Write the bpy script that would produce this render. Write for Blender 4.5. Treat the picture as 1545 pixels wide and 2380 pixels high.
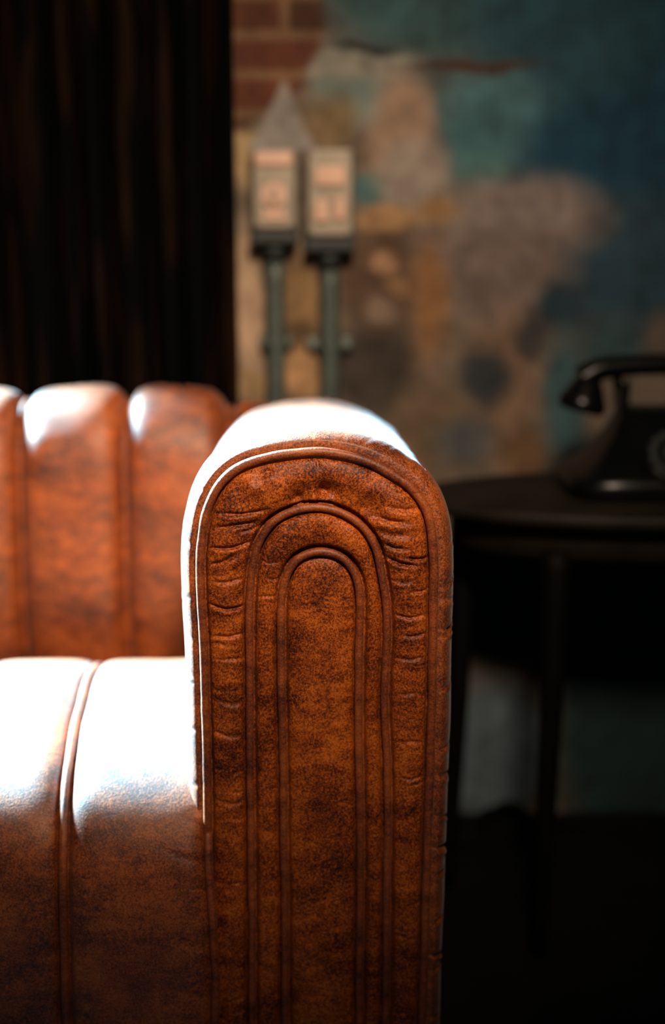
import bpy, bmesh, math, random
import numpy as np
from mathutils import Vector, Matrix, Euler
from mathutils.kdtree import KDTree

random.seed(4)
rng = np.random.default_rng(7)
scene = bpy.context.scene
for o in list(bpy.data.objects):
    bpy.data.objects.remove(o)

# ------------------------------------------------------------------ camera
CAM = Vector((0.0, -1.11, 0.90)); PITCH = math.radians(12.0); YAW = math.radians(1.0)
FPX = 1545 * 50.0 / 24.0
cam_d = bpy.data.cameras.new('camera'); cam = bpy.data.objects.new('camera', cam_d)
scene.collection.objects.link(cam)
cam.location = CAM
cam.rotation_euler = (math.pi / 2 - PITCH, 0, -YAW)
cam_d.sensor_fit = 'HORIZONTAL'; cam_d.sensor_width = 24.0; cam_d.lens = 50.0
cam_d.clip_start = 0.02
cam_d.dof.use_dof = True
cam_d.dof.focus_distance = 1.13
cam_d.dof.aperture_fstop = 1.8
cam_d.dof.aperture_blades = 9
scene.camera = cam

# ------------------------------------------------------------------ world, lights, exposure
w = bpy.data.worlds.new('world'); scene.world = w; w.use_nodes = True
w.node_tree.nodes['Background'].inputs[0].default_value = (0.35, 0.55, 0.62, 1)
w.node_tree.nodes['Background'].inputs[1].default_value = 0.012

def area(name, loc, target, sx, sy, energy, col, spread=180):
    d = bpy.data.lights.new(name, 'AREA'); d.shape = 'RECTANGLE'; d.size = sx; d.size_y = sy
    d.energy = energy; d.color = col; d.spread = math.radians(spread)
    o = bpy.data.objects.new(name, d); scene.collection.objects.link(o)
    o.location = loc
    o.rotation_euler = (Vector(target) - Vector(loc)).to_track_quat('-Z', 'Y').to_euler()
    return o

# daylight outside the tall window opening in the back wall, left of the curtain
area('window_daylight', (-2.4, 1.70, 2.5), (-0.12, 0.15, 0.5), 0.5, 0.5, 1050, (0.38, 0.78, 1.0), 100)
# warm room lamp above the photographer
area('room_lamp', (0.14, -1.0, 1.65), (-0.05, 0.5, 0.86), 0.2, 0.2, 4.9, (1.0, 0.77, 0.54), 58)

vs = scene.view_settings
vs.view_transform = 'Standard'; vs.look = 'None'; vs.exposure = 0.0; vs.gamma = 1.0
vs.use_curve_mapping = False

# ------------------------------------------------------------------ helpers
CR = Euler(cam.rotation_euler).to_matrix()
def at(px, py, Y):
    """world point on the plane y = Y seen at photograph pixel (px, py)"""
    d = CR @ Vector(((px - 772.5) / FPX, (1190 - py) / FPX, -1.0))
    t = (Y - CAM.y) / d.y
    return CAM + d * t

def srgb(r, g, b, k=1.0):      # k scales seen colour to paint colour (with the warm lamp divided out)
    f = lambda c: ((c / 255) / 12.92 if c / 255 <= 0.04045 else ((c / 255 + 0.055) / 1.055) ** 2.4) * k
    return (min(f(r), 1), min(f(g), 1), min(f(b), 1), 1) if k == 1.0 else (min(f(r) * .88, 1), min(f(g) * 1.02, 1), min(f(b) * 1.25, 1), 1)

def link(o, parent=None):
    scene.collection.objects.link(o)
    if parent: o.parent = parent
    return o

def tag(o, label=None, cat=None, group=None, kind=None):
    if label: o['label'] = label
    if cat: o['category'] = cat
    if group: o['group'] = group
    if kind: o['kind'] = kind
    return o

def empty(name, loc, label, cat, group=None, rz=0):
    o = bpy.data.objects.new(name, None); o.empty_display_size = 0.05
    link(o); o.location = loc; o.rotation_euler = (0, 0, rz)
    bpy.context.view_layer.update()
    return tag(o, label, cat, group)

def grid_mesh(name, P, mat, parent=None, keep=None, closed_u=False, smooth=True):
    """P: (nu, nv, 3) array -> quad grid"""
    nu, nv = P.shape[:2]
    me = bpy.data.meshes.new(name)
    idx = np.arange(nu * nv).reshape(nu, nv)
    if closed_u: idx = np.vstack([idx, idx[:1]])
    q = np.stack([idx[:-1, :-1], idx[1:, :-1], idx[1:, 1:], idx[:-1, 1:]], -1).reshape(-1, 4)
    V = P.reshape(-1, 3)
    if keep is not None:
        kf = keep.reshape(-1)[q].all(1); q = q[kf]
        used = np.unique(q); m = -np.ones(len(V), int); m[used] = np.arange(len(used)); V = V[used]; q = m[q]
    me.vertices.add(len(V)); me.vertices.foreach_set('co', V.astype(np.float32).ravel())
    me.loops.add(q.size); me.loops.foreach_set('vertex_index', q.ravel().astype(np.int32))
    me.polygons.add(len(q)); me.polygons.foreach_set('loop_start', (np.arange(len(q)) * 4).astype(np.int32))
    me.update(calc_edges=True); me.validate()
    if smooth: me.polygons.foreach_set('use_smooth', np.ones(len(me.polygons), bool))
    me.materials.append(mat)
    return link(bpy.data.objects.new(name, me), parent)

def from_bm(name, bm, mat, parent=None, smooth=False):
    me = bpy.data.meshes.new(name)
    bmesh.ops.recalc_face_normals(bm, faces=bm.faces)
    bm.to_mesh(me); bm.free(); me.materials.append(mat)
    if smooth: me.polygons.foreach_set('use_smooth', np.ones(len(me.polygons), bool))
    return link(bpy.data.objects.new(name, me), parent)

def add_box(bm, c, s, bev=0.0, rot=None, seg=2):
    M = Matrix.Translation(Vector(c)) @ (rot.to_4x4() if rot else Matrix.Identity(4)) @ Matrix.Diagonal((s[0], s[1], s[2], 1))
    g = bmesh.ops.create_cube(bm, size=1, matrix=M)
    if bev:
        es = list({e for v in g['verts'] for e in v.link_edges})
        bmesh.ops.bevel(bm, geom=es, offset=bev, segments=seg, profile=0.6, affect='EDGES')

def add_cyl(bm, c, r, h, axis='Z', seg=32, r2=None, bev=0.0):
    R = {'Z': Matrix.Identity(4), 'Y': Matrix.Rotation(math.pi / 2, 4, 'X'), 'X': Matrix.Rotation(math.pi / 2, 4, 'Y')}[axis]
    g = bmesh.ops.create_cone(bm, cap_ends=True, segments=seg, radius1=r, radius2=r if r2 is None else r2, depth=h,
                              matrix=Matrix.Translation(Vector(c)) @ R)
    if bev:
        es = [e for e in {e for v in g['verts'] for e in v.link_edges} if any(len(f.verts) > 4 for f in e.link_faces)]
        bmesh.ops.bevel(bm, geom=es, offset=bev, segments=2, affect='EDGES')

def catmull(pts, step=0.001):
    pts = [np.array(p, float) for p in pts]
    P = [2 * pts[0] - pts[1]] + pts + [2 * pts[-1] - pts[-2]]
    out = []
    for i in range(1, len(P) - 2):
        p0, p1, p2, p3 = P[i - 1:i + 3]
        t = np.linspace(0, 1, 24, endpoint=False)[:, None]
        out.append(0.5 * (2 * p1 + (p2 - p0) * t + (2 * p0 - 5 * p1 + 4 * p2 - p3) * t ** 2 + (3 * p1 - p0 - 3 * p2 + p3) * t ** 3))
    C = np.vstack(out + [pts[-1][None]])
    L = np.concatenate([[0], np.cumsum(np.linalg.norm(np.diff(C, axis=0), axis=1))])
    n = max(4, int(L[-1] / step)); s = np.linspace(0, L[-1], n)
    return np.stack([np.interp(s, L, C[:, k]) for k in range(C.shape[1])], 1)

def tube(name, C, r, mat, parent=None, seg=12, up=None, wob=0.0):
    """C (n,3) centre line -> capped tube, radius r (scalar or array)"""
    n = len(C); T = np.gradient(C, axis=0); T /= np.linalg.norm(T, axis=1)[:, None] + 1e-12
    ref = np.array(up if up is not None else (0.0, 1.0, 0.0), float)
    N = np.cross(T, ref); bad = np.linalg.norm(N, axis=1) < 1e-4; N[bad] = np.cross(T[bad], (1, 0.1, 0))
    N /= np.linalg.norm(N, axis=1)[:, None]; B = np.cross(T, N)
    r = np.broadcast_to(np.asarray(r, float), (n,)).copy()
    if wob:
        k = np.convolve(rng.standard_normal(n + 8), np.ones(9) / 9, 'valid')[:n]; r *= 1 + wob * k * 2
    a = np.linspace(0, 2 * np.pi, seg, endpoint=False)
    P = C[None] + r[None, :, None] * (np.cos(a)[:, None, None] * N[None] + np.sin(a)[:, None, None] * B[None])
    P = np.concatenate([np.broadcast_to(C[0], (seg, 1, 3)), P, np.broadcast_to(C[-1], (seg, 1, 3))], 1)
    return grid_mesh(name, P, mat, parent, closed_u=True)

def smooth_noise(n, k):
    x = rng.standard_normal(n + k * 2)
    g = np.exp(-0.5 * (np.arange(-k, k + 1) / (k / 2.5)) ** 2); g /= g.sum()
    y = np.convolve(x, g, 'valid')[:n]
    return y / (np.abs(y).max() + 1e-9)

def noise2(A, B, freq, seed, octaves=3):
    """cheap value noise on arrays"""
    r = np.random.default_rng(seed); out = np.zeros(np.broadcast(A, B).shape); amp = 1; tot = 0
    for o in range(octaves):
        T = r.random((64, 64)); a = A * freq; b = B * freq
        ia = np.floor(a).astype(int); ib = np.floor(b).astype(int); fa = a - ia; fb = b - ib
        fa = fa * fa * (3 - 2 * fa); fb = fb * fb * (3 - 2 * fb)
        g = lambda i, j: T[i % 64, j % 64]
        out += amp * ((g(ia, ib) * (1 - fa) + g(ia + 1, ib) * fa) * (1 - fb) + (g(ia, ib + 1) * (1 - fa) + g(ia + 1, ib + 1) * fa) * fb)
        tot += amp; amp *= 0.5; freq *= 2.03
    return out / tot * 2 - 1

# ------------------------------------------------------------------ materials
def new_mat(name):
    m = bpy.data.materials.new(name); m.use_nodes = True
    return m, m.node_tree.nodes, m.node_tree.links, m.node_tree.nodes['Principled BSDF']

def simple(name, col, rough=0.5, metal=0.0, spec=0.5, noise=0.0, scale=30.0, bump=0.0, coat=0.0):
    m, N, L, b = new_mat(name)
    b.inputs['Base Color'].default_value = col if len(col) == 4 else (*col, 1)
    b.inputs['Roughness'].default_value = rough; b.inputs['Metallic'].default_value = metal
    b.inputs['Specular IOR Level'].default_value = spec; b.inputs['Coat Weight'].default_value = coat
    tc = N.new('ShaderNodeTexCoord'); nz = N.new('ShaderNodeTexNoise')
    nz.inputs['Scale'].default_value = scale; nz.inputs['Detail'].default_value = 5
    L.new(tc.outputs['Object'], nz.inputs['Vector'])
    if noise:
        mx = N.new('ShaderNodeMix'); mx.data_type = 'RGBA'; mx.blend_type = 'MULTIPLY'
        mx.inputs['Factor'].default_value = noise; mx.inputs[6].default_value = col if len(col) == 4 else (*col, 1)
        rp = N.new('ShaderNodeValToRGB'); rp.color_ramp.elements[0].position = 0.3; rp.color_ramp.elements[1].position = 0.65
        L.new(nz.outputs['Fac'], rp.inputs['Fac']); L.new(rp.outputs['Color'], mx.inputs[7])
        L.new(mx.outputs[2], b.inputs['Base Color'])
    if bump:
        bp = N.new('ShaderNodeBump'); bp.inputs['Strength'].default_value = bump; bp.inputs['Distance'].default_value = 0.002
        L.new(nz.outputs['Fac'], bp.inputs['Height']); L.new(bp.outputs['Normal'], b.inputs['Normal'])
    return m

def leather_mat(name, dark, mid, light, spec=0.55, rough=0.52, grain=1.35, sheen=0.15, coat=0.6):
    m, N, L, b = new_mat(name)
    tc = N.new('ShaderNodeTexCoord')
    def nz(scale, detail, rough_, stretch=(1, 1, 1), dist=0.0):
        mp = N.new('ShaderNodeMapping'); mp.inputs['Scale'].default_value = stretch
        n = N.new('ShaderNodeTexNoise'); n.inputs['Scale'].default_value = scale; n.inputs['Detail'].default_value = detail
        n.inputs['Roughness'].default_value = rough_; n.inputs['Distortion'].default_value = dist
        L.new(tc.outputs['Object'], mp.inputs['Vector']); L.new(mp.outputs['Vector'], n.inputs['Vector'])
        return n.outputs['Fac']
    def mth(op, a, b_, c=None):
        n = N.new('ShaderNodeMath'); n.operation = op
        for i, v in enumerate((a, b_) if c is None else (a, b_, c)):
            if isinstance(v, (int, float)): n.inputs[i].default_value = v
            else: L.new(v, n.inputs[i])
        return n.outputs[0]
    big = nz(11, 6, 0.62, (1, 1, 1.7), 0.4)          # cloudy patches, stretched sideways
    midn = nz(70, 5, 0.7, (0.8, 1, 1.5), 0.3)
    fine = nz(620, 3, 0.75)                          # speckle of the pull-up hide
    s = mth('MULTIPLY_ADD', big, 1.15, -0.575)
    s = mth('ADD', s, mth('MULTIPLY_ADD', midn, 0.9, -0.45))
    s = mth('ADD', s, mth('MULTIPLY_ADD', fine, 1.5 * grain, -0.75 * grain))
    s = mth('ADD', s, 0.5)
    rp = N.new('ShaderNodeValToRGB'); L.new(s, rp.inputs['Fac'])
    e = rp.color_ramp.elements; e[0].position = 0.2; e[0].color = (*dark, 1); e[1].position = 0.82; e[1].color = (*light, 1)
    k = e.new(0.5); k.color = (*mid, 1)
    L.new(rp.outputs['Color'], b.inputs['Base Color'])
    b.inputs['Specular IOR Level'].default_value = spec
    b.inputs['Sheen Weight'].default_value = sheen; b.inputs['Coat Weight'].default_value = coat; b.inputs['Coat Roughness'].default_value = 0.55; b.inputs['Sheen Roughness'].default_value = 0.35; b.inputs['Sheen Tint'].default_value = (1, 1, 1, 1)
    r = mth('MULTIPLY_ADD', midn, 0.12, rough - 0.06); L.new(r, b.inputs['Roughness'])
    vo = N.new('ShaderNodeTexVoronoi'); vo.inputs['Scale'].default_value = 520; L.new(tc.outputs['Object'], vo.inputs['Vector'])
    h = mth('ADD', mth('MULTIPLY', fine, 0.9), mth('MULTIPLY', vo.outputs['Distance'], 0.5))
    h = mth('ADD', h, mth('MULTIPLY', midn, 1.1))
    bp = N.new('ShaderNodeBump'); bp.inputs['Strength'].default_value = 0.27; bp.inputs['Distance'].default_value = 0.0012
    L.new(h, bp.inputs['Height']); L.new(bp.outputs['Normal'], b.inputs['Normal'])
    return m

LEATHER = leather_mat('cognac_leather', (0.05, 0.008, 0.0015), (0.24, 0.046, 0.005), (0.52, 0.12, 0.012))
PANEL = leather_mat('cognac_leather_panel', (0.035, 0.005, 0.0008), (0.28, 0.050, 0.004), (0.66, 0.150, 0.012), spec=0.35, sheen=0.03, coat=0.0)
PIPE = leather_mat('cognac_leather_piping', (0.06, 0.010, 0.0015), (0.25, 0.048, 0.005), (0.48, 0.11, 0.012), grain=0.8, sheen=0.08, coat=0.3)
BLACK_WOOD = simple('ebonised_wood', (0.0022, 0.002, 0.002), 0.65, spec=0.08, noise=0.5, scale=25, bump=0.2)
FLOOR = simple('dark_floor_boards', (0.0035, 0.0035, 0.004), 0.8, spec=0.12, noise=0.6, scale=14, bump=0.3)
BAKELITE = simple('black_bakelite', (0.002, 0.0025, 0.003), 0.28, spec=0.2, noise=0.2, scale=40)
CHROME = simple('dull_chrome', (0.5, 0.5, 0.5), 0.25, 1.0, noise=0.2)
IVORY = simple('ivory_enamel', srgb(140, 128, 112), 0.45, noise=0.25, scale=22, bump=0.1)
ROSE = simple('faded_rose_enamel', srgb(196, 156, 134), 0.45, noise=0.2, scale=22)
GREY_IRON = simple('grey_painted_iron', srgb(74, 84, 80), 0.5, 0.2, noise=0.45, scale=35, bump=0.2)
DARK_IRON = simple('dark_iron', srgb(20, 30, 33), 0.6, 0.1, noise=0.4, scale=35)
DULL_ZINC = simple('dull_zinc', srgb(120, 126, 120), 0.6, 0.3, noise=0.3)
CORD = simple('black_rubber_cord', (0.002, 0.002, 0.002), 0.7, spec=0.08, noise=0.3)

# ------------------------------------------------------------------ the setting
WALL_Y = 0.88
def wall_material():
    m, N, L, b = new_mat('peeling_painted_plaster')
    tc = N.new('ShaderNodeTexCoord')
    n1 = N.new('ShaderNodeTexNoise'); n1.inputs['Scale'].default_value = 9; n1.inputs['Detail'].default_value = 5; n1.inputs['Roughness'].default_value = 0.6
    L.new(tc.outputs['Object'], n1.inputs['Vector'])
    sub = N.new('ShaderNodeVectorMath'); sub.operation = 'SUBTRACT'; sub.inputs[1].default_value = (0.5, 0.5, 0.5); L.new(n1.outputs['Color'], sub.inputs[0])
    sc = N.new('ShaderNodeVectorMath'); sc.operation = 'SCALE'; sc.inputs['Scale'].default_value = 0.055; L.new(sub.outputs[0], sc.inputs[0])
    ad = N.new('ShaderNodeVectorMath'); ad.operation = 'ADD'; L.new(tc.outputs['Object'], ad.inputs[0]); L.new(sc.outputs[0], ad.inputs[1])
    # patch group
    g = bpy.data.node_groups.new('paint_and_light_patch', 'ShaderNodeTree')
    g.interface.new_socket('V', in_out='INPUT', socket_type='NodeSocketVector')
    g.interface.new_socket('C', in_out='INPUT', socket_type='NodeSocketVector')
    g.interface.new_socket('R', in_out='INPUT', socket_type='NodeSocketVector')
    g.interface.new_socket('Soft', in_out='INPUT', socket_type='NodeSocketFloat')
    g.interface.new_socket('F', in_out='OUTPUT', socket_type='NodeSocketFloat')
    gi = g.nodes.new('NodeGroupInput'); go = g.nodes.new('NodeGroupOutput')
    a = g.nodes.new('ShaderNodeVectorMath'); a.operation = 'SUBTRACT'
    d = g.nodes.new('ShaderNodeVectorMath'); d.operation = 'DIVIDE'
    ln = g.nodes.new('ShaderNodeVectorMath'); ln.operation = 'LENGTH'
    s1 = g.nodes.new('ShaderNodeMath'); s1.operation = 'SUBTRACT'; s1.inputs[0].default_value = 1.0
    s2 = g.nodes.new('ShaderNodeMath'); s2.operation = 'ADD'; s2.inputs[0].default_value = 1.0
    mr = g.nodes.new('ShaderNodeMapRange'); mr.interpolation_type = 'SMOOTHSTEP'
    mr.inputs['To Min'].default_value = 1; mr.inputs['To Max'].default_value = 0
    g.links.new(gi.outputs['V'], a.inputs[0]); g.links.new(gi.outputs['C'], a.inputs[1])
    g.links.new(a.outputs[0], d.inputs[0]); g.links.new(gi.outputs['R'], d.inputs[1])
    g.links.new(d.outputs[0], ln.inputs[0]); g.links.new(gi.outputs['Soft'], s1.inputs[1]); g.links.new(gi.outputs['Soft'], s2.inputs[1])
    g.links.new(ln.outputs['Value'], mr.inputs['Value']); g.links.new(s1.outputs[0], mr.inputs['From Min']); g.links.new(s2.outputs[0], mr.inputs['From Max'])
    g.links.new(mr.outputs[0], go.inputs['F'])
    K = 1.6
    col = None
    def mix(fac, c, strength=1.0):
        nonlocal col
        mx = N.new('ShaderNodeMix'); mx.data_type = 'RGBA'
        L.new(fac, mx.inputs['Factor'])
        if isinstance(col, tuple): mx.inputs[6].default_value = col
        else: L.new(col, mx.inputs[6])
        if isinstance(c, tuple): mx.inputs[7].default_value = c
        else: L.new(c, mx.inputs[7])
        col = mx.outputs[2]
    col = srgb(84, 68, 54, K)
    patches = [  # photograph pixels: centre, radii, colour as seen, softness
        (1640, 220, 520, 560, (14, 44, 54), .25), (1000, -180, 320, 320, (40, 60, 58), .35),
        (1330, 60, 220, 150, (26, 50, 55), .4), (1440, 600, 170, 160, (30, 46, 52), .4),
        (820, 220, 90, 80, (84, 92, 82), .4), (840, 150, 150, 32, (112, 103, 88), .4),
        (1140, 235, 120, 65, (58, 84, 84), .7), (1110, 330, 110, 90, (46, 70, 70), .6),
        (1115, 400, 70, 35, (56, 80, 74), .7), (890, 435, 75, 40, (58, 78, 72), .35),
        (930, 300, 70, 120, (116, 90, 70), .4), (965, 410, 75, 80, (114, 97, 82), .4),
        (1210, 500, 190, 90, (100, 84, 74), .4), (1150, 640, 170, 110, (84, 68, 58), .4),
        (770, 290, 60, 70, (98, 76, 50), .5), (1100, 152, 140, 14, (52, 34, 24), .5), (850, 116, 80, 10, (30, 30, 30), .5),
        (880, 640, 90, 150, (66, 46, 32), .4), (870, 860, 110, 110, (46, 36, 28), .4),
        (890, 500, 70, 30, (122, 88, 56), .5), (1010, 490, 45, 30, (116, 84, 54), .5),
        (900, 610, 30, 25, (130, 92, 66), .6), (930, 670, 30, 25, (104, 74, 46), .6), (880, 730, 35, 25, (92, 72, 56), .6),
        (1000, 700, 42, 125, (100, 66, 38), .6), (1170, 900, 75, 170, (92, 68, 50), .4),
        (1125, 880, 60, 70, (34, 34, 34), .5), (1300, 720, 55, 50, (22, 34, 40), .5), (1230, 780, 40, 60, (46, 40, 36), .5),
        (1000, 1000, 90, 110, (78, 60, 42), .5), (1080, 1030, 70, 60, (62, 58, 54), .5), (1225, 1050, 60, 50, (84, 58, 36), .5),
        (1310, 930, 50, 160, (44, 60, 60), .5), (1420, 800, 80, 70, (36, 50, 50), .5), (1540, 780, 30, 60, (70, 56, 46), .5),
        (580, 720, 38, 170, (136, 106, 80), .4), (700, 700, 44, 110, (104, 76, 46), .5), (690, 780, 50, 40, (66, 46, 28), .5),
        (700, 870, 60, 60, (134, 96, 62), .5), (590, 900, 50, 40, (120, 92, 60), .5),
        (1150, 1760, 130, 200, (72, 78, 78), .25), (1470, 1640, 210, 420, (24, 36, 34), .3), (1160, 1400, 130, 150, (50, 56, 52), .4),  # lighter grey patch low under the table paints in the pool of light there
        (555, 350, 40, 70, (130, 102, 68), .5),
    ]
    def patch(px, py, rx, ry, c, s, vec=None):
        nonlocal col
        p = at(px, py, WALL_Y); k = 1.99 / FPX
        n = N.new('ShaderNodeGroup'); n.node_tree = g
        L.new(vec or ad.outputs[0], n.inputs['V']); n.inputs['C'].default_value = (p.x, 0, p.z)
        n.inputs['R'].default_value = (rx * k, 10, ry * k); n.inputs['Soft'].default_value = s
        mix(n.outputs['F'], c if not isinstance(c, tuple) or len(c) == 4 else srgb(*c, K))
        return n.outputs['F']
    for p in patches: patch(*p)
    # exposed brickwork at the top, its courses modelled by a brick texture
    bt = N.new('ShaderNodeTexBrick'); mp = N.new('ShaderNodeMapping'); mp.inputs['Rotation'].default_value = (math.pi / 2, 0, 0)
    mp.inputs['Location'].default_value = (0.03, 0.0, 0.0)
    L.new(tc.outputs['Object'], mp.inputs['Vector']); L.new(mp.outputs['Vector'], bt.inputs['Vector'])
    bt.inputs['Color1'].default_value = srgb(74, 36, 20, K); bt.inputs['Color2'].default_value = srgb(52, 30, 20, K)
    bt.inputs['Mortar'].default_value = srgb(92, 64, 42, K); bt.inputs['Scale'].default_value = 1.0
    bt.inputs['Brick Width'].default_value = 0.15; bt.inputs['Row Height'].default_value = 0.052; bt.inputs['Mortar Size'].default_value = 0.008
    bt.inputs['Mortar Smooth'].default_value = 0.4
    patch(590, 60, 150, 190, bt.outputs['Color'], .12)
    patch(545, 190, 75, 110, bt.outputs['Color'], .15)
    # bare grey wedge of newer plaster above the boxes
    p0, p1, p2 = at(658, 190, WALL_Y), at(572, 350, WALL_Y), at(735, 350, WALL_Y)
    sx = N.new('ShaderNodeSeparateXYZ')
    sc2 = N.new('ShaderNodeVectorMath'); sc2.operation = 'SCALE'; sc2.inputs['Scale'].default_value = 0.02; L.new(sub.outputs[0], sc2.inputs[0])
    ad2 = N.new('ShaderNodeVectorMath'); ad2.operation = 'ADD'; L.new(tc.outputs['Object'], ad2.inputs[0]); L.new(sc2.outputs[0], ad2.inputs[1])
    L.new(ad2.outputs[0], sx.inputs[0])
    fac = None
    for a_, b_ in ((p0, p1), (p1, p2), (p2, p0)):
        dx, dz = b_.x - a_.x, b_.z - a_.z; l = math.hypot(dx, dz); nx, nz_ = -dz / l, dx / l
        t1 = N.new('ShaderNodeMath'); t1.operation = 'MULTIPLY'; L.new(sx.outputs[0], t1.inputs[0]); t1.inputs[1].default_value = nx
        t2 = N.new('ShaderNodeMath'); t2.operation = 'MULTIPLY_ADD'; L.new(sx.outputs[2], t2.inputs[0]); t2.inputs[1].default_value = nz_; L.new(t1.outputs[0], t2.inputs[2])
        mr = N.new('ShaderNodeMapRange'); L.new(t2.outputs[0], mr.inputs['Value'])
        c0 = nx * a_.x + nz_ * a_.z; mr.inputs['From Min'].default_value = c0 - 0.003; mr.inputs['From Max'].default_value = c0 + 0.003
        if fac is None: fac = mr.outputs[0]
        else:
            mm = N.new('ShaderNodeMath'); mm.operation = 'MULTIPLY'; L.new(fac, mm.inputs[0]); L.new(mr.outputs[0], mm.inputs[1]); fac = mm.outputs[0]
    mix(fac, srgb(112, 99, 88, K))
    # fine mottling
    n2 = N.new('ShaderNodeTexNoise'); n2.inputs['Scale'].default_value = 28; n2.inputs['Detail'].default_value = 8; n2.inputs['Roughness'].default_value = 0.7
    L.new(tc.outputs['Object'], n2.inputs['Vector'])
    mr = N.new('ShaderNodeMapRange'); mr.inputs['From Min'].default_value = 0.3; mr.inputs['From Max'].default_value = 0.7
    mr.inputs['To Min'].default_value = 0.55; mr.inputs['To Max'].default_value = 1.35; L.new(n2.outputs['Fac'], mr.inputs['Value'])
    vm = N.new('ShaderNodeVectorMath'); vm.operation = 'SCALE'; L.new(col, vm.inputs[0]); L.new(mr.outputs[0], vm.inputs['Scale'])
    L.new(vm.outputs[0], b.inputs['Base Color']); b.inputs['Roughness'].default_value = 0.8; b.inputs['Specular IOR Level'].default_value = 0.25
    bp = N.new('ShaderNodeBump'); bp.inputs['Strength'].default_value = 0.5; bp.inputs['Distance'].default_value = 0.006
    L.new(n2.outputs['Fac'], bp.inputs['Height']); L.new(bp.outputs['Normal'], b.inputs['Normal'])
    return m
WALLM = wall_material()

def build_wall():
    xs = np.concatenate([np.linspace(-3.4, -0.25, 90, endpoint=False), np.linspace(-0.25, 0.75, 220), np.linspace(0.78, 2.2, 16)])
    zs = np.concatenate([np.linspace(0, 1.45, 330), np.linspace(1.5, 2.7, 40)])
    X, Z = np.meshgrid(xs, zs, indexing='ij')
    Y = WALL_Y + 0.004 * noise2(X + 5, Z + 5, 6, 1, 4)
    P = np.stack([X, Y, Z], -1)
    keep = ~((X > -2.30) & (X < -0.74) & (Z > 0.85) & (Z < 2.25))      # the window opening
    o = grid_mesh('wall_back', P, WALLM, keep=keep); tag(o, kind='structure')
    md = o.modifiers.new('thick', 'SOLIDIFY'); md.thickness = 0.1; md.offset = -1
    return o
build_wall()
bm = bmesh.new(); add_box(bm, (0, -0.8, -0.025), (5, 3.6, 0.05))
fl = from_bm('floor', bm, FLOOR); tag(fl, kind='structure')
fl_ = fl
# window frame round the daylight (left of the curtain, outside the picture)
bm = bmesh.new()
for c, s in (((-2.33, .865, 1.55), (.06, .04, 1.5)), ((-0.75, .865, 1.55), (.06, .04, 1.5)), ((-1.56, .865, 2.28), (1.6, .04, .06)), ((-1.56, .865, .82), (1.6, .06, .06))):
    add_box(bm, c, s, 0.004)
tag(from_bm('window_1', bm, BLACK_WOOD), kind='structure')

# ------------------------------------------------------------------ sofa
sofa = empty('leather_sofa', (-0.45, 0.3, 0), 'cognac brown leather sofa with channel-stitched seat and back and a rounded piped arm', 'sofa')
def W2S(o):      # keep world-space mesh under the sofa's empty
    o.matrix_parent_inverse = sofa.matrix_world.inverted(); return o

def ppath(pts, Y=0.0, tail=0.07):
    q = [(at(x, y, Y).x, at(x, y, Y).z) for x, y in pts]
    return q
outer_px = [(479, 2380), (481, 2100), (484, 1900), (481, 1760), (477, 1600), (473, 1480), (468, 1390), (466, 1300), (473, 1225), (489, 1165),
            (517, 1117), (562, 1082), (625, 1062), (690, 1052), (750, 1049), (815, 1059), (870, 1078), (915, 1104), (956, 1133), (988, 1178),
            (1003, 1235), (1007, 1310), (1006, 1400), (1004, 1550), (1001, 1700), (996, 1850), (992, 2000), (987, 2150), (979, 2380)]
mid_px = [(586, 2380), (585, 2100), (583, 1850), (581, 1650), (580, 1480), (582, 1370), (590, 1300), (607, 1248), (640, 1206), (690, 1183), (745, 1177),
          (800, 1192), (845, 1225), (873, 1270), (886, 1325), (897, 1400), (899, 1480), (895, 1570), (893, 1650), (899, 1780), (900, 1950), (898, 2150), (895, 2380)]
inn_px = [(664, 2380), (662, 2100), (659, 1850), (655, 1650), (653, 1500), (654, 1400), (663, 1345), (684, 1304), (715, 1284), (748, 1279),
          (785, 1288), (815, 1312), (832, 1350), (837, 1410), (835, 1520), (833, 1650), (836, 1850), (838, 2050), (835, 2200), (834, 2380)]
def full_path(px):
    q = ppath(px); l, r = q[0], q[-1]
    q = [(l[0] + 0.001, 0.09)] + q + [(r[0] - 0.002, 0.09)]
    return catmull(q, 0.0007)
PO, PM, PI_ = map(full_path, (outer_px, mid_px, inn_px))

def kd(path):
    t = KDTree(len(path))
    for i, p in enumerate(path): t.insert((p[0], p[1], 0), i)
    t.balance(); return t
def dist_to(path, X, Z):
    t = kd(path); out = np.empty(X.size)
    for i, (x, z) in enumerate(zip(X.ravel(), Z.ravel())): out[i] = t.find((x, z, 0))[2]
    return out.reshape(X.shape)
def inside(path, X, Z):
    p = path[::4]; r = np.zeros(X.shape, bool); a = p; b = np.roll(p, -1, 0)
    for (x1, z1), (x2, z2) in zip(a, b):
        if z1 == z2: continue
        c = ((z1 > Z) != (z2 > Z)) & (X < (x2 - x1) * (Z - z1) / (z2 - z1) + x1)
        r ^= c
    return r

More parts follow.
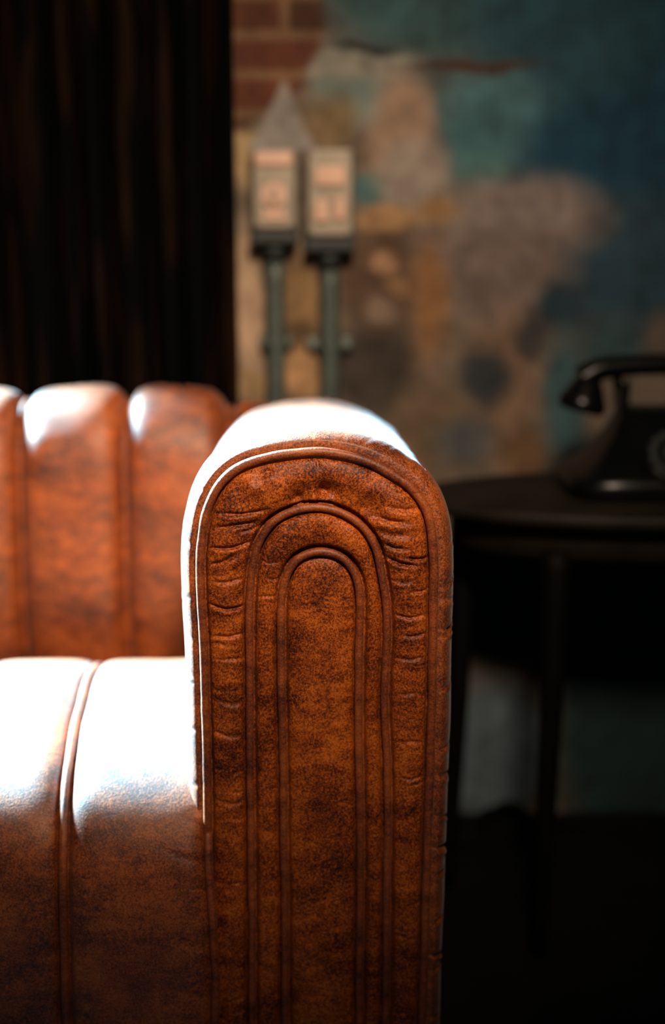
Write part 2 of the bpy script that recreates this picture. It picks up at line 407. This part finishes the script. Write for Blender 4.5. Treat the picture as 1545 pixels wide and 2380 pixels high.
def strokes(X, Z, S, Y=0.0):
    """sum of short creases; each: points in photo px, depth, width (m)"""
    H = np.zeros(X.shape)
    for pts, dep, wid in S:
        q = np.array([(at(x, y, Y).x, at(x, y, Y).z) for x, y in pts])
        best = np.full(X.shape, 1e9); tt = np.zeros(X.shape); sg = np.zeros(X.shape); n = len(q) - 1
        for i in range(n):
            a, b = q[i], q[i + 1]; ab = b - a; l2 = ab @ ab
            t = np.clip(((X - a[0]) * ab[0] + (Z - a[1]) * ab[1]) / l2, 0, 1)
            dx = X - (a[0] + t * ab[0]); dz = Z - (a[1] + t * ab[1]); d = np.hypot(dx, dz)
            m = d < best; best[m] = d[m]; tt[m] = ((i + t) / n)[m]; sg[m] = dz[m]
        fade = np.clip(np.sin(np.pi * np.clip(tt, 0.06, 0.94)) * 1.4, 0, 1)
        H -= dep * fade * np.exp(-(best / wid) ** 2)
        H += 0.35 * dep * fade * np.exp(-((sg + 2.2 * wid) / (1.6 * wid)) ** 2) * np.exp(-(best / (4 * wid)) ** 2)   # soft ridge under each crease
    return H

def build_arm():
    arm_p = None
    # ---- body: outline grows out of the outer piping into the full round arm
    path = PO[::2]; n = len(path)
    T = np.gradient(path, axis=0); T /= np.linalg.norm(T, axis=1)[:, None]
    Nn = np.stack([-T[:, 1], T[:, 0]], 1)          # left normal; path runs up the left side and over, so this points outward
    R = 0.019
    ys = np.concatenate([[-0.002], np.linspace(0.0, 0.06, 46)[1:], np.linspace(0.064, 0.2, 60), np.linspace(0.21, 0.60, 36)])
    s = np.linspace(0, 1, n); L = n * 0.0014
    arc = s * L
    YY, SS = np.meshgrid(ys, arc, indexing='ij')
    t = np.clip((YY + 0.002) / 0.032, 0, 1)
    off = R * np.sqrt(1 - (1 - t) ** 2) - 0.001 * (t < 0.01)
    # seam-side gathers
    gath = np.zeros_like(YY); r = np.random.default_rng(3)
    for k in range(46):
        c = r.uniform(0.02, L - 0.02) if k > 30 else (k + 0.5 + r.uniform(-.3, .3)) * L / 31; a = r.uniform(0.0007, 0.0018); wd = r.uniform(0.0012, 0.0024)
        reach = r.uniform(0.02, 0.045); sk = r.uniform(-0.5, 0.5)
        u = SS - c - sk * YY
        gath -= a * (np.exp(-(u / wd) ** 2) - 0.6 * np.exp(-((u - 2.4 * wd) / (1.7 * wd)) ** 2)) * np.clip(1 - YY / reach, 0, 1) * np.clip(t * 4, 0, 1)
    gath *= 1 + 1.3 * np.clip((SS / L - 0.60) / 0.05, 0, 1)
    off += gath * (1 - 0.75 * np.exp(-((SS / L - 0.5) / 0.07) ** 2)) + 0.0022 * noise2(YY + 3, SS + 3, 14, 5, 3) * np.clip(YY / 0.05, 0, 1)
    # one transverse crease over the crown and shoulder
    cy = 0.118 + 0.03 * ((SS / L) - 0.5)
    crease = np.exp(-((YY - cy) / 0.0022) ** 2) * np.clip((SS / L - 0.44) / 0.06, 0, 1) * np.clip((0.63 - SS / L) / 0.05, 0, 1)
    off -= 0.0035 * crease
    px = path[:, 0][None] + Nn[:, 0][None] * off
    pz = path[:, 1][None] + Nn[:, 1][None] * off
    drop = 0.075 * np.clip(YY, 0, 1) + 0.02 * np.clip((YY - 0.42) / 0.18, 0, 1) ** 2
    pz = pz - drop * np.clip((pz - 0.1) / 0.6, 0, 1)
    YG = YY + 0.007 * np.exp(-(np.maximum(off, 0) / 0.0062) ** 4)      # the tuck beside the outer piping
    P = np.stack([px, YG, pz], -1)
    body = W2S(grid_mesh('arm', P, LEATHER, sofa))
    # ---- stitched front panel
    st = 0.0008
    xs = np.arange(PO[:, 0].min() - 0.002, PO[:, 0].max() + 0.002, st); zs = np.arange(0.095, PO[:, 1].max() + 0.002, st)
    X, Z = np.meshgrid(xs, zs, indexing='ij')
    dO, dM, dI = dist_to(PO, X, Z), dist_to(PM, X, Z), dist_to(PI_, X, Z)
    inO, inM, inI = inside(PO, X, Z), inside(PM, X, Z), inside(PI_, X, Z)
    puff = lambda d, w_: 0.5 * (1 - np.exp(-np.clip(d - 0.0045, 0, 1) / w_)) + 0.5 * (1 - np.exp(-np.clip(d - 0.0045, 0, 1) / 0.0008))
    d1 = np.minimum(dO, dM); d2 = np.minimum(dM, dI)
    H = np.where(inI, 0.0085 * puff(dI, 0.006), np.where(inM, 0.0095 * puff(d2, 0.0045), 0.0125 * puff(d1, 0.008)))
    H += 0.0012 * noise2(X + 2, Z + 2, 18, 11, 3) + np.where(inM, 0, 0.0014 * noise2(X * .6 + 4, Z + 4, 40, 12, 3) * puff(d1, .006))
    C = [([(504, 1190), (560, 1191), (626, 1182)], .0018, .0016), ([(495, 1226), (545, 1217), (604, 1211)], .0022, .0018), ([(550, 1233), (590, 1226), (613, 1215)], .0012, .0015),
         ([(484, 1270), (540, 1268), (588, 1254)], .0022, .0014), ([(482, 1312), (520, 1302), (555, 1282)], .0020, .0022), ([(486, 1350), (530, 1348), (568, 1340)], .0012, .0016),
         ([(482, 1400), (527, 1411), (574, 1406)], .0024, .0015), ([(488, 1474), (530, 1475), (572, 1468)], .0013, .0014), ([(490, 1530), (540, 1526), (574, 1530)], .0008, .0014),
         ([(490, 1620), (540, 1630), (575, 1622)], .0008, .002), ([(488, 1690), (530, 1704), (572, 1705)], .001, .002), ([(490, 1850), (540, 1862), (575, 1856)], .0008, .002),
         ([(889, 1260), (915, 1270), (944, 1272)], .0016, .0016), ([(892, 1291), (930, 1305), (964, 1309)], .0028, .0016), ([(940, 1292), (970, 1296), (1003, 1293)], .0022, .0013),
         ([(868, 1196), (905, 1208), (950, 1212)], .0022, .0022), ([(890, 1172), (940, 1182), (990, 1180)], .0016, .002), ([(925, 1142), (945, 1140), (960, 1128)], .0016, .0016),
         ([(860, 1225), (905, 1240), (960, 1238)], .0014, .003),
         ([(955, 1370), (975, 1371), (1000, 1366)], .0014, .0013), ([(908, 1424), (950, 1431), (995, 1424)], .0013, .0014), ([(930, 1472), (960, 1474), (996, 1466)], .0012, .0013),
         ([(905, 1345), (935, 1349), (960, 1345)], .0008, .0016), ([(920, 1610), (960, 1605), (990, 1612)], .0008, .0016), ([(935, 1800), (950, 1804), (992, 1795)], .0007, .0014),
         ([(915, 1525), (955, 1528), (992, 1522)], .0009, .0015), ([(915, 1720), (955, 1716), (992, 1722)], .0007, .0016),
         ([(622, 1340), (635, 1344), (650, 1342)], .0010, .0011), ([(593, 1387), (615, 1382), (645, 1384)], .0009, .0011), ([(600, 1300), (625, 1305), (650, 1302)], .0006, .0011),
         ([(672, 1160), (690, 1156), (712, 1158)], .0032, .0045), ([(735, 1128), (752, 1140), (770, 1145)], .0040, .0055), ([(600, 1108), (618, 1096), (640, 1092)], .0016, .0028),
         ([(740, 1060), (738, 1075), (742, 1085)], .0008, .0014), ([(570, 1110), (585, 1130), (610, 1140)], -.0018, .006), ([(850, 1090), (870, 1110), (900, 1130)], .0010, .004)]
    C += [([(680, 1158), (700, 1145), (730, 1142)], .0030, .009), ([(735, 1135), (760, 1138), (800, 1150)], .0045, .010), ([(820, 1165), (860, 1180), (890, 1205)], .0030, .010), ([(640, 1180), (610, 1205), (590, 1240)], .0020, .008)]
    r = np.random.default_rng(21)
    for k in range(26):      # small gathers between the pipings lower down
        y = r.uniform(1480, 2360); side = k % 4
        x0, x1 = ((492, 530), (540, 574), (910, 945), (955, 990))[side]
        C.append(([(x0, y), ((x0 + x1) / 2, y + r.uniform(-6, 6)), (x1, y + r.uniform(-8, 8))], r.uniform(.0003, .0009), r.uniform(.0012, .002)))
    S = strokes(X, Z, C)
    H += 1.6 * S * np.clip(np.minimum(d1, d2) / 0.003, 0, 1)
    pan = np.stack([X, -H + 0.0028, Z], -1)
    keep = inO | (dO < 0.0012)
    fp = W2S(grid_mesh('front_panel', pan, PANEL, body, keep=keep)); fp.parent = body; fp.matrix_parent_inverse = Matrix()
    for path_, rad, out in ((PO, 0.0038, 0.0030), (PM, 0.0033, 0.0036), (PI_, 0.0034, 0.0034)):
        C3 = np.stack([path_[::2, 0], np.full(len(path_[::2]), -out), path_[::2, 1]], 1)
        C3[:, 0] += 0.0006 * smooth_noise(len(C3), 22); C3[:, 2] += 0.0004 * smooth_noise(len(C3), 22)
        W2S(tube('piping', C3, rad, PIPE, body, seg=14, wob=0.035)).matrix_parent_inverse = Matrix()
    return body
arm = build_arm()

# mesh data of sub-parts is in the arm's space (identical to world for meshes parented with the inverse above)
# ---- seat
Xs0 = at(147, 2050, -0.012).x
SP = 0.1185
edge_px = [(452, 1790), (458, 1825), (470, 1880), (478, 1950), (484, 2040), (492, 2110), (497, 2200), (500, 2380)]
EZ = [(at(x, y, -0.012).z, at(x, y, -0.012).x) for x, y in edge_px]
EZ.sort()
edge_x = lambda z: np.interp(z, [e[0] for e in EZ], [e[1] for e in EZ])
prof = catmull([(0.53, 0.35), (0.45, 0.375), (0.37, 0.406), (0.30, 0.427), (0.24, 0.436), (0.17, 0.436), (0.11, 0.433), (0.07, 0.427), (0.036, 0.416), (0.010, 0.396), (-0.007, 0.366), (-0.013, 0.33),
                (-0.0145, 0.28), (-0.0145, 0.2), (-0.012, 0.15), (-0.008, 0.1)], 0.0016)
def build_seat():
    xs = np.concatenate([np.linspace(-1.0, -0.42, 120, endpoint=False), np.arange(-0.42, -0.10, 0.0012), np.linspace(-0.10, 0.0, 61)])
    n = len(prof); T = np.gradient(prof, axis=0); T /= np.linalg.norm(T, axis=1)[:, None]
    Nrm = np.stack([T[:, 1], -T[:, 0]], 1)           # (y,z) normal: outward = up at the top, forward at the front
    if Nrm[n // 3, 1] < 0: Nrm = -Nrm
    PX, I = np.meshgrid(xs, np.arange(n), indexing='ij')
    py = prof[:, 0][I]; pz = prof[:, 1][I]
    seam = 0.0015 * noise2(pz * 1 + py, pz * 0, 9, 31, 2)
    PD = PX + 0.055 * np.clip(py, 0, 1)          # the seams splay slightly towards the back
    k = np.round((PD - Xs0) / SP); k = np.minimum(k, 0)
    d = np.abs(PD - (Xs0 + k * SP) - seam)
    q = np.clip(d - 0.0052, 0, 1); H = 0.012 * (0.6 * (1 - np.exp(-q / 0.0085)) + 0.4 * (1 - np.exp(-q / 0.0010)))
    H += 0.0016 * noise2(PX + 3, pz + py + 3, 13, 32, 3)
    # edge roll on the front where the seat meets the arm
    front = np.clip((0.012 - py) / 0.014, 0, 1)
    de = edge_x(pz) - PX
    H = H * (1 - front) + front * H * (1 - np.exp(-np.clip(de - 0.001, 0, 1) / 0.006))
    H -= front * np.where(de < 0, np.clip(-de * 3, 0, 0.02), 0)
    # puckers at the seams
    r = np.random.default_rng(5)
    arcp = np.cumsum(np.r_[0, np.linalg.norm(np.diff(prof, axis=0), axis=1)])[I]
    for q in range(22):
        a0 = r.uniform(0.25, 0.85); sx = r.choice([-1, 1]); m = (PX - Xs0) * sx
        u = arcp - a0 - 0.25 * m
        H -= r.uniform(.0004, .0012) * np.exp(-(u / .0018) ** 2) * np.clip(1 - m / r.uniform(.012, .03), 0, 1) * (m > 0)
    for q in range(16):
        a0 = r.uniform(0.52, 0.86); m = de; u = arcp - a0 + 0.35 * m
        H -= front * r.uniform(.0008, .0022) * np.exp(-(u / .0028) ** 2) * np.clip(1 - m / r.uniform(.015, .045), 0, 1) * (m > 0)
    P = np.stack([PX, py + Nrm[:, 0][I] * H, pz + Nrm[:, 1][I] * H], -1)
    seat = W2S(grid_mesh('seat', P[::-1], LEATHER, sofa))
    # pipings in the seams
    for kk in range(0, -7, -1):
        x0 = Xs0 + kk * SP
        DR = -0.055 * np.clip(prof[:, 0], 0, 1)
        sm = 0.0015 * noise2(prof[:, 1] + prof[:, 0], prof[:, 1] * 0, 9, 31, 2)
        C3 = np.stack([x0 + sm + DR, prof[:, 0] + Nrm[:, 0] * 0.0045, prof[:, 1] + Nrm[:, 1] * 0.0045], 1)[::2]
        tube('piping', C3, 0.0042, PIPE, seat, seg=12, up=(1, 0, 0), wob=0.035)
    j = np.where((prof[:, 0] < 0.02))[0]; pp = prof[j]; nn = Nrm[j]
    C3 = np.stack([edge_x(pp[:, 1]) + 0.001 + 0.0008 * smooth_noise(len(j), 14), pp[:, 0] + nn[:, 0] * 0.004, pp[:, 1] + nn[:, 1] * 0.004], 1)
    tube('piping', C3, 0.0036, PIPE, seat, seg=12, up=(1, 0, 0), wob=0.04)
    return seat
build_seat()

# ---- backrest
Xb = at(287, 1250, 0.47).x
SB = at(287, 1250, 0.47).x - at(42, 1250, 0.47).x
bprof = catmull([(0.49, 0.30), (0.485, 0.38), (0.483, 0.46), (0.49, 0.55), (0.497, 0.62), (0.508, 0.650), (0.53, 0.674), (0.565, 0.680), (0.60, 0.664), (0.62, 0.63), (0.625, 0.55), (0.625, 0.12)], 0.003)
def build_back():
    x_end = Xb + 2 * SB + 0.0
    xs = np.concatenate([np.arange(-1.0, -0.45, 0.006), np.arange(-0.45, x_end + 0.001, 0.0018)])
    n = len(bprof); T = np.gradient(bprof, axis=0); T /= np.linalg.norm(T, axis=1)[:, None]
    Nrm = np.stack([-T[:, 1], T[:, 0]], 1)
    if Nrm[5, 0] > 0: Nrm = -Nrm
    PX, I = np.meshgrid(xs, np.arange(n), indexing='ij'); py = bprof[:, 0][I]; pz = bprof[:, 1][I]
    wdt = SB
    k = np.round((PX - Xb) / wdt); d = np.abs(PX - (Xb + k * wdt))
    H = 0.021 * (1 - np.exp(-np.clip(d - 0.0035, 0, 1) / 0.0085)) + 0.004 * noise2(PX + 7, pz + 7, 9, 41, 3)
    # the last channels turn down and back to meet the arm
    u = np.clip((PX - (Xb + 0.8 * SB)) / (1.2 * SB), 0, 1)
    py2 = py + Nrm[:, 0][I] * H; pz2 = pz + Nrm[:, 1][I] * H
    pz2 -= 0.05 * u * np.clip((pz - 0.3) / 0.3, 0, 1)
    P = np.stack([PX, py2, pz2], -1)
    b = W2S(grid_mesh('backrest', P, LEATHER, sofa))
    for kk in range(-5, 2):
        uu = np.clip((kk * SB - 0.8 * SB) / (1.2 * SB), 0, 1)
        C3 = np.stack([np.full(n, Xb + kk * SB), bprof[:, 0] + Nrm[:, 0] * 0.002, bprof[:, 1] + Nrm[:, 1] * 0.002 - 0.05 * uu * np.clip((bprof[:, 1] - .3) / .3, 0, 1)], 1)
        tube('piping', C3[::2], 0.0040, PIPE, b, seg=8, up=(1, 0, 0))
    return b
build_back()
# base rail and feet
bm = bmesh.new(); add_box(bm, (-0.47, 0.3, 0.115), (1.02, 0.58, 0.07), 0.01)
W2S(from_bm('base_frame', bm, BLACK_WOOD, sofa))
for x, y in ((0.08, 0.06), (0.08, 0.55), (-0.92, 0.06), (-0.92, 0.55)):
    bm = bmesh.new(); add_cyl(bm, (x, y, 0.045), 0.018, 0.09, r2=0.026, seg=20)
    W2S(from_bm('leg', bm, BLACK_WOOD, sofa, True))

# ------------------------------------------------------------------ curtain
def curtain_mat():
    m, N, L, b = new_mat('dark_velvet')
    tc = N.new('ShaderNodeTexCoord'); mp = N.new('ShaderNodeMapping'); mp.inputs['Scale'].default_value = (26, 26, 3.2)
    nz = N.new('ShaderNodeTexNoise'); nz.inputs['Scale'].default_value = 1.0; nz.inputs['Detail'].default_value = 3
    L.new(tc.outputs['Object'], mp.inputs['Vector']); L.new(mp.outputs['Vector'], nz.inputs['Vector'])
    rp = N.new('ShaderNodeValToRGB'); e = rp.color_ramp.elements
    e[0].position = 0.50; e[0].color = (0.0012, 0.0015, 0.002, 1); e[1].position = 0.72; e[1].color = (0.024, 0.0085, 0.004, 1)  # brown blotches paint in orange light reflected off the cloth
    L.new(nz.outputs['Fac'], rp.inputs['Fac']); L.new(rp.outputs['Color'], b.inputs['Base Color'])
    b.inputs['Roughness'].default_value = 0.9; b.inputs['Specular IOR Level'].default_value = 0.03
    return m
def build_curtain():
    xr = at(550, 500, 0.76).x; xl = -0.71
    n = 420; xs = np.linspace(xl, xr, n); zs = np.linspace(0.02, 2.35, 60)
    X, Z = np.meshgrid(xs, zs, indexing='ij')
    ph = np.cumsum(1 + 0.45 * smooth_noise(n, 40)) / n * (xr - xl) / 0.047 * 2 * np.pi
    PH = ph[:, None] + 0.25 * np.sin(Z * 2.1 + 1)
    A = 0.022 * (1 + 0.5 * smooth_noise(n, 50))[:, None]
    Y = 0.765 + A * (np.sin(PH) + 0.18 * np.sin(2 * PH + 0.7)) + 0.003 * noise2(X + 1, Z + 1, 7, 51, 2)
    Xd = X + 0.006 * np.cos(PH) - 0.028 * (Z - 0.9) * np.clip((xr - X) / 0.3, 0, 1)
    P = np.stack([Xd, Y, Z], -1)
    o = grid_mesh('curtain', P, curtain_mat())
    md = o.modifiers.new('cloth', 'SOLIDIFY'); md.thickness = 0.002
    tag(o, 'long black pleated curtain hanging behind the sofa back, beside the bare wall', 'curtain')
    t = tube('curtain_rod', np.array([(-1.9, 0.765, 2.36), (-1.0, 0.765, 2.36), (-0.1, 0.765, 2.36)]), 0.012, DARK_IRON)
    tag(t, 'dark iron rod the black curtain hangs from', 'curtain rod')
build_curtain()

# ------------------------------------------------------------------ switch boxes and conduits on the wall
BY = WALL_Y - 0.052      # front plane of the boxes
def wx(px, py=500): return at(px, py, BY)
def switch_box(x0, x1, y0, y1, label, style):
    a = wx(x0, y0); b = wx(x1, y1); cx = (a.x + b.x) / 2; wd = b.x - a.x; zt = a.z; zb = b.z; h = zt - zb; cz = (zt + zb) / 2
    t = empty('switch_box', (cx, WALL_Y - 0.002, cz), label, 'switch box', None)
    bm = bmesh.new(); add_box(bm, (0, -0.024, 0), (wd, 0.048, h), 0.005, seg=3); from_bm('housing', bm, GREY_IRON, t)
    bm = bmesh.new(); add_box(bm, (0, -0.052, 0.002), (wd * 0.90, 0.010, h * 0.95), 0.003, seg=3); cov = from_bm('cover', bm, IVORY, t)
    if style == 0:
        bm = bmesh.new(); add_box(bm, (0, -0.060, h * .5 - .014), (wd * .8, 0.008, 0.017), 0.002); from_bm('name_plate', bm, ROSE, t)
        bm = bmesh.new(); add_cyl(bm, (0, -0.0615, -h * .06), wd * .27, 0.012, 'Y', bev=0.002); d = from_bm('dial', bm, ROSE, t)
        bm = bmesh.new(); add_box(bm, (0, -0.069, -h * .06), (0.006, 0.008, wd * .36), 0.0015); from_bm('knob', bm, IVORY, d)
        bm = bmesh.new(); add_box(bm, (0, -0.059, -h * .29), (wd * .5, 0.006, 0.014), 0.002); from_bm('label_plate', bm, ROSE, t)
    else:
        bm = bmesh.new(); add_box(bm, (0, -0.060, h * .2), (wd * .62, 0.008, 0.026), 0.003); from_bm('name_plate', bm, ROSE, t)
        bm = bmesh.new(); add_box(bm, (-wd * .17, -0.061, -h * .18), (wd * .30, 0.010, 0.030), 0.003); from_bm('rocker_switch', bm, ROSE, t)
        bm = bmesh.new(); add_box(bm, (wd * .2, -0.060, -h * .16), (wd * .24, 0.008, 0.030), 0.003); from_bm('rocker_switch', bm, ROSE, t)
    for sx in (-1, 1):
        for sz in (-1, 1):
            bm = bmesh.new(); add_cyl(bm, (sx * wd * .38, -0.058, sz * h * .43), 0.0018, 0.003, 'Y', 12); from_bm('screw', bm, DARK_IRON, t)
    bm = bmesh.new(); add_box(bm, (0, -0.029, -h / 2 - 0.008), (wd * 1.04, 0.056, 0.018), 0.004); from_bm('bottom_bracket', bm, DARK_IRON, t)
    bm = bmesh.new(); add_cyl(bm, (0, -0.026, -h / 2 - 0.028), 0.015, 0.026, r2=0.020, seg=24); from_bm('cable_gland', bm, DARK_IRON, t, True)
    return cx, zb
c1 = switch_box(583, 690, 345, 538, 'left one of two ivory switch boxes on the wall, nearest the curtain edge', 0)
c2 = switch_box(710, 823, 345, 556, 'right one of two ivory switch boxes on the wall, farther from the curtain', 1)
def conduit(cx, zt, clamp_z, wide, label):
    t = empty('conduit_pipe', (cx, WALL_Y - 0.028, 0.0), label, 'pipe', None)
    C = np.array([(0, 0, z) for z in np.linspace(0.02, zt - 0.042, 40)])
    tube('pipe', C, 0.0135, GREY_IRON, t, seg=24)
    bm = bmesh.new(); add_box(bm, (0, 0.014, clamp_z), (wide, 0.016, 0.018), 0.003); add_cyl(bm, (0, 0, clamp_z), 0.0165, 0.018, seg=28)
    cl = from_bm('pipe_clamp', bm, GREY_IRON, t)
    for s in (-1, 1):
        bm = bmesh.new(); add_cyl(bm, (s * wide * .38, 0.004, clamp_z), 0.0045, 0.006, 'Y', 6); from_bm('bolt', bm, DULL_ZINC, cl)
conduit(c1[0], c1[1], at(632, 790, WALL_Y).z, 0.046, 'grey conduit pipe running down from the left switch box, nearest the curtain')
conduit(c2[0], c2[1], at(770, 795, WALL_Y).z, 0.064, 'grey conduit pipe with a wide saddle clamp, under the right switch box')

# ------------------------------------------------------------------ telephone table
def build_table():
    cx, cy, zt = 0.435, 0.585, 0.564
    t = empty('side_table', (cx, cy, 0), 'small black oval-topped side table carrying the telephone, right of the sofa arm', 'table')
    a, b_ = 0.30, 0.155
    def oval(name, sx, sy, z0, z1, rim):
        th = np.linspace(0, 2 * np.pi, 96, endpoint=False)
        lv = [(0, z0), (.97, z0), (1, z0 + rim), (1, z1 - rim), (.985, z1), (0, z1)]
        P = np.stack([np.stack([k * sx * np.cos(th), k * sy * np.sin(th), np.full(96, z)], -1) for k, z in lv], 1)
        return grid_mesh(name, P, TOPM, t, closed_u=True, smooth=False)
    TOPM = simple('dark_varnished_wood', (0.012, 0.009, 0.007), 0.55, spec=0.16, noise=0.5, scale=18, bump=0.15)
    oval('tabletop', a, b_, zt - 0.018, zt, 0.004)
    oval('apron', a * .86, b_ * .80, zt - 0.062, zt - 0.0185, 0.003)
    for x, y in ((at(1291, 1600, 0.45).x - cx, -0.11), (-0.235, 0.06), (0.17, -0.11), (0.235, 0.06)):
        P = catmull([(x, y, zt - 0.05), (x * 1.0, y, 0.3), (x * 1.05, y * 1.06, 0.0)], 0.02)
        tube('leg', P, np.linspace(0.0165, 0.0105, len(P)), BLACK_WOOD, t, seg=16)
    return zt
TZ = build_table()

# ------------------------------------------------------------------ telephone
def build_phone():
    px = at(1530, 1100, 0.60).x
    t = empty('telephone', (px, 0.60, TZ), 'black rotary dial telephone with its handset resting on top, on the side table', 'telephone', rz=0.0)
    # body: loft of rounded rectangles
    lv = [(0.0, .118, .088, 0.0), (.004, .122, .092, 0.0), (.022, .122, .092, 0), (.030, .110, .086, 0), (.045, .086, .074, .006), (.070, .064, .058, .014), (.088, .054, .046, .020), (.098, .050, .038, .022), (.102, .042, .030, .022), (.102, 0, 0, .022)]
    th = np.linspace(0, 2 * np.pi, 72, endpoint=False); n_ = 4.5
    cs = np.sign(np.cos(th)) * np.abs(np.cos(th)) ** (2 / n_); sn = np.sign(np.sin(th)) * np.abs(np.sin(th)) ** (2 / n_)
    P = np.stack([np.stack([hx * cs, off + hy * sn, np.full(72, z)], -1) for z, hx, hy, off in lv], 1)
    grid_mesh('body', P, BAKELITE, t, closed_u=True)
    # dial on the sloping front
    R = Matrix.Rotation(math.radians(52), 4, 'X')
    M = Matrix.Translation((0, -0.066, 0.052)) @ R
    bm = bmesh.new(); add_cyl(bm, (0, 0, 0.004), 0.040, 0.012, seg=48, bev=0.002); bm.transform(M); base = from_bm('dial', bm, BAKELITE, t, False)
    bm = bmesh.new()
    C = np.array([(0.036 * math.cos(a), 0.036 * math.sin(a), 0.0115) for a in np.linspace(0, 2 * math.pi, 49)])
    bm.free()
    tr = tube('dial_rim', C, 0.0018, BAKELITE, base, seg=8, up=(0, 0, 1)); tr.data.transform(M)
    for k in range(10):
        a = math.radians(60 + k * 27); bm = bmesh.new(); add_cyl(bm, (0.027 * math.cos(a), 0.027 * math.sin(a), 0.0105), 0.0052, 0.002, seg=16); bm.transform(M)
        from_bm('finger_hole', bm, DARK_IRON, base)
    bm = bmesh.new(); add_cyl(bm, (0, 0, 0.0115), 0.014, 0.004, seg=32, bev=0.001); bm.transform(M); from_bm('dial_centre', bm, DARK_IRON, base)
    # cradle horns
    for s in (-1, 1):
        bm = bmesh.new(); add_box(bm, (s * 0.047, 0.020, 0.112), (0.012, 0.050, 0.026), 0.004, seg=2)
        add_box(bm, (s * 0.047, -0.002, 0.130), (0.012, 0.010, 0.018), 0.003); add_box(bm, (s * 0.047, 0.044, 0.130), (0.012, 0.010, 0.018), 0.003)
        from_bm('cradle_horn', bm, BAKELITE, t)
    # handset: arched grip with downward cups
    h = catmull([(-0.098, 0.02, 0.137), (-0.075, 0.02, 0.150), (-0.04, 0.02, 0.1545), (0, 0.02, 0.156), (0.04, 0.02, 0.1545), (0.075, 0.02, 0.150), (0.098, 0.02, 0.137)], 0.004)
    rr = 0.0135 + 0.004 * np.abs(np.linspace(-1, 1, len(h))) ** 3
    hs = tube('handset', h, rr, BAKELITE, t, seg=20)
    for s in (-1, 1):
        lv = [(0.0, 0.0), (0.027, 0.0), (0.030, 0.004), (0.030, 0.014), (0.026, 0.020), (0.020, 0.034), (0.012, 0.046), (0, 0.05)]
        P = np.stack([np.stack([r_ * np.cos(th), r_ * np.sin(th), np.full(72, z)], -1) for r_, z in lv], 1)
        e = grid_mesh('ear_cup' if s < 0 else 'mouth_cup', P, BAKELITE, hs, closed_u=True)
        e.data.transform(Matrix.Translation((s * 0.098, 0.02, 0.098)) @ Matrix.Rotation(s * math.radians(-14), 4, 'Y') )
    return px, t
PX_, PHONE = build_phone()

# a small heap of black cable on the floor against the wall
p = at(1178, 1893, WALL_Y - 0.05)
pts = [(p.x + 0.22, 0.80, 0.008), (p.x + 0.12, 0.83, 0.008), (p.x + 0.03, 0.80, 0.010), (p.x - 0.03, 0.79, 0.016), (p.x - 0.035, 0.83, 0.022), (p.x + 0.01, 0.845, 0.024), (p.x + 0.03, 0.81, 0.024),
       (p.x, 0.785, 0.026), (p.x - 0.025, 0.81, 0.030), (p.x, 0.835, 0.034), (p.x + 0.025, 0.81, 0.030), (p.x + 0.01, 0.77, 0.016), (p.x - 0.06, 0.765, 0.008), (p.x - 0.14, 0.80, 0.008), (p.x - 0.24, 0.82, 0.008)]
tag(tube('cable_heap', catmull(pts, 0.005), 0.0065, CORD, seg=10, up=(0, 0.3, 1)), 'small heap of black cable on the floor against the wall, beyond the side table legs', 'cable')
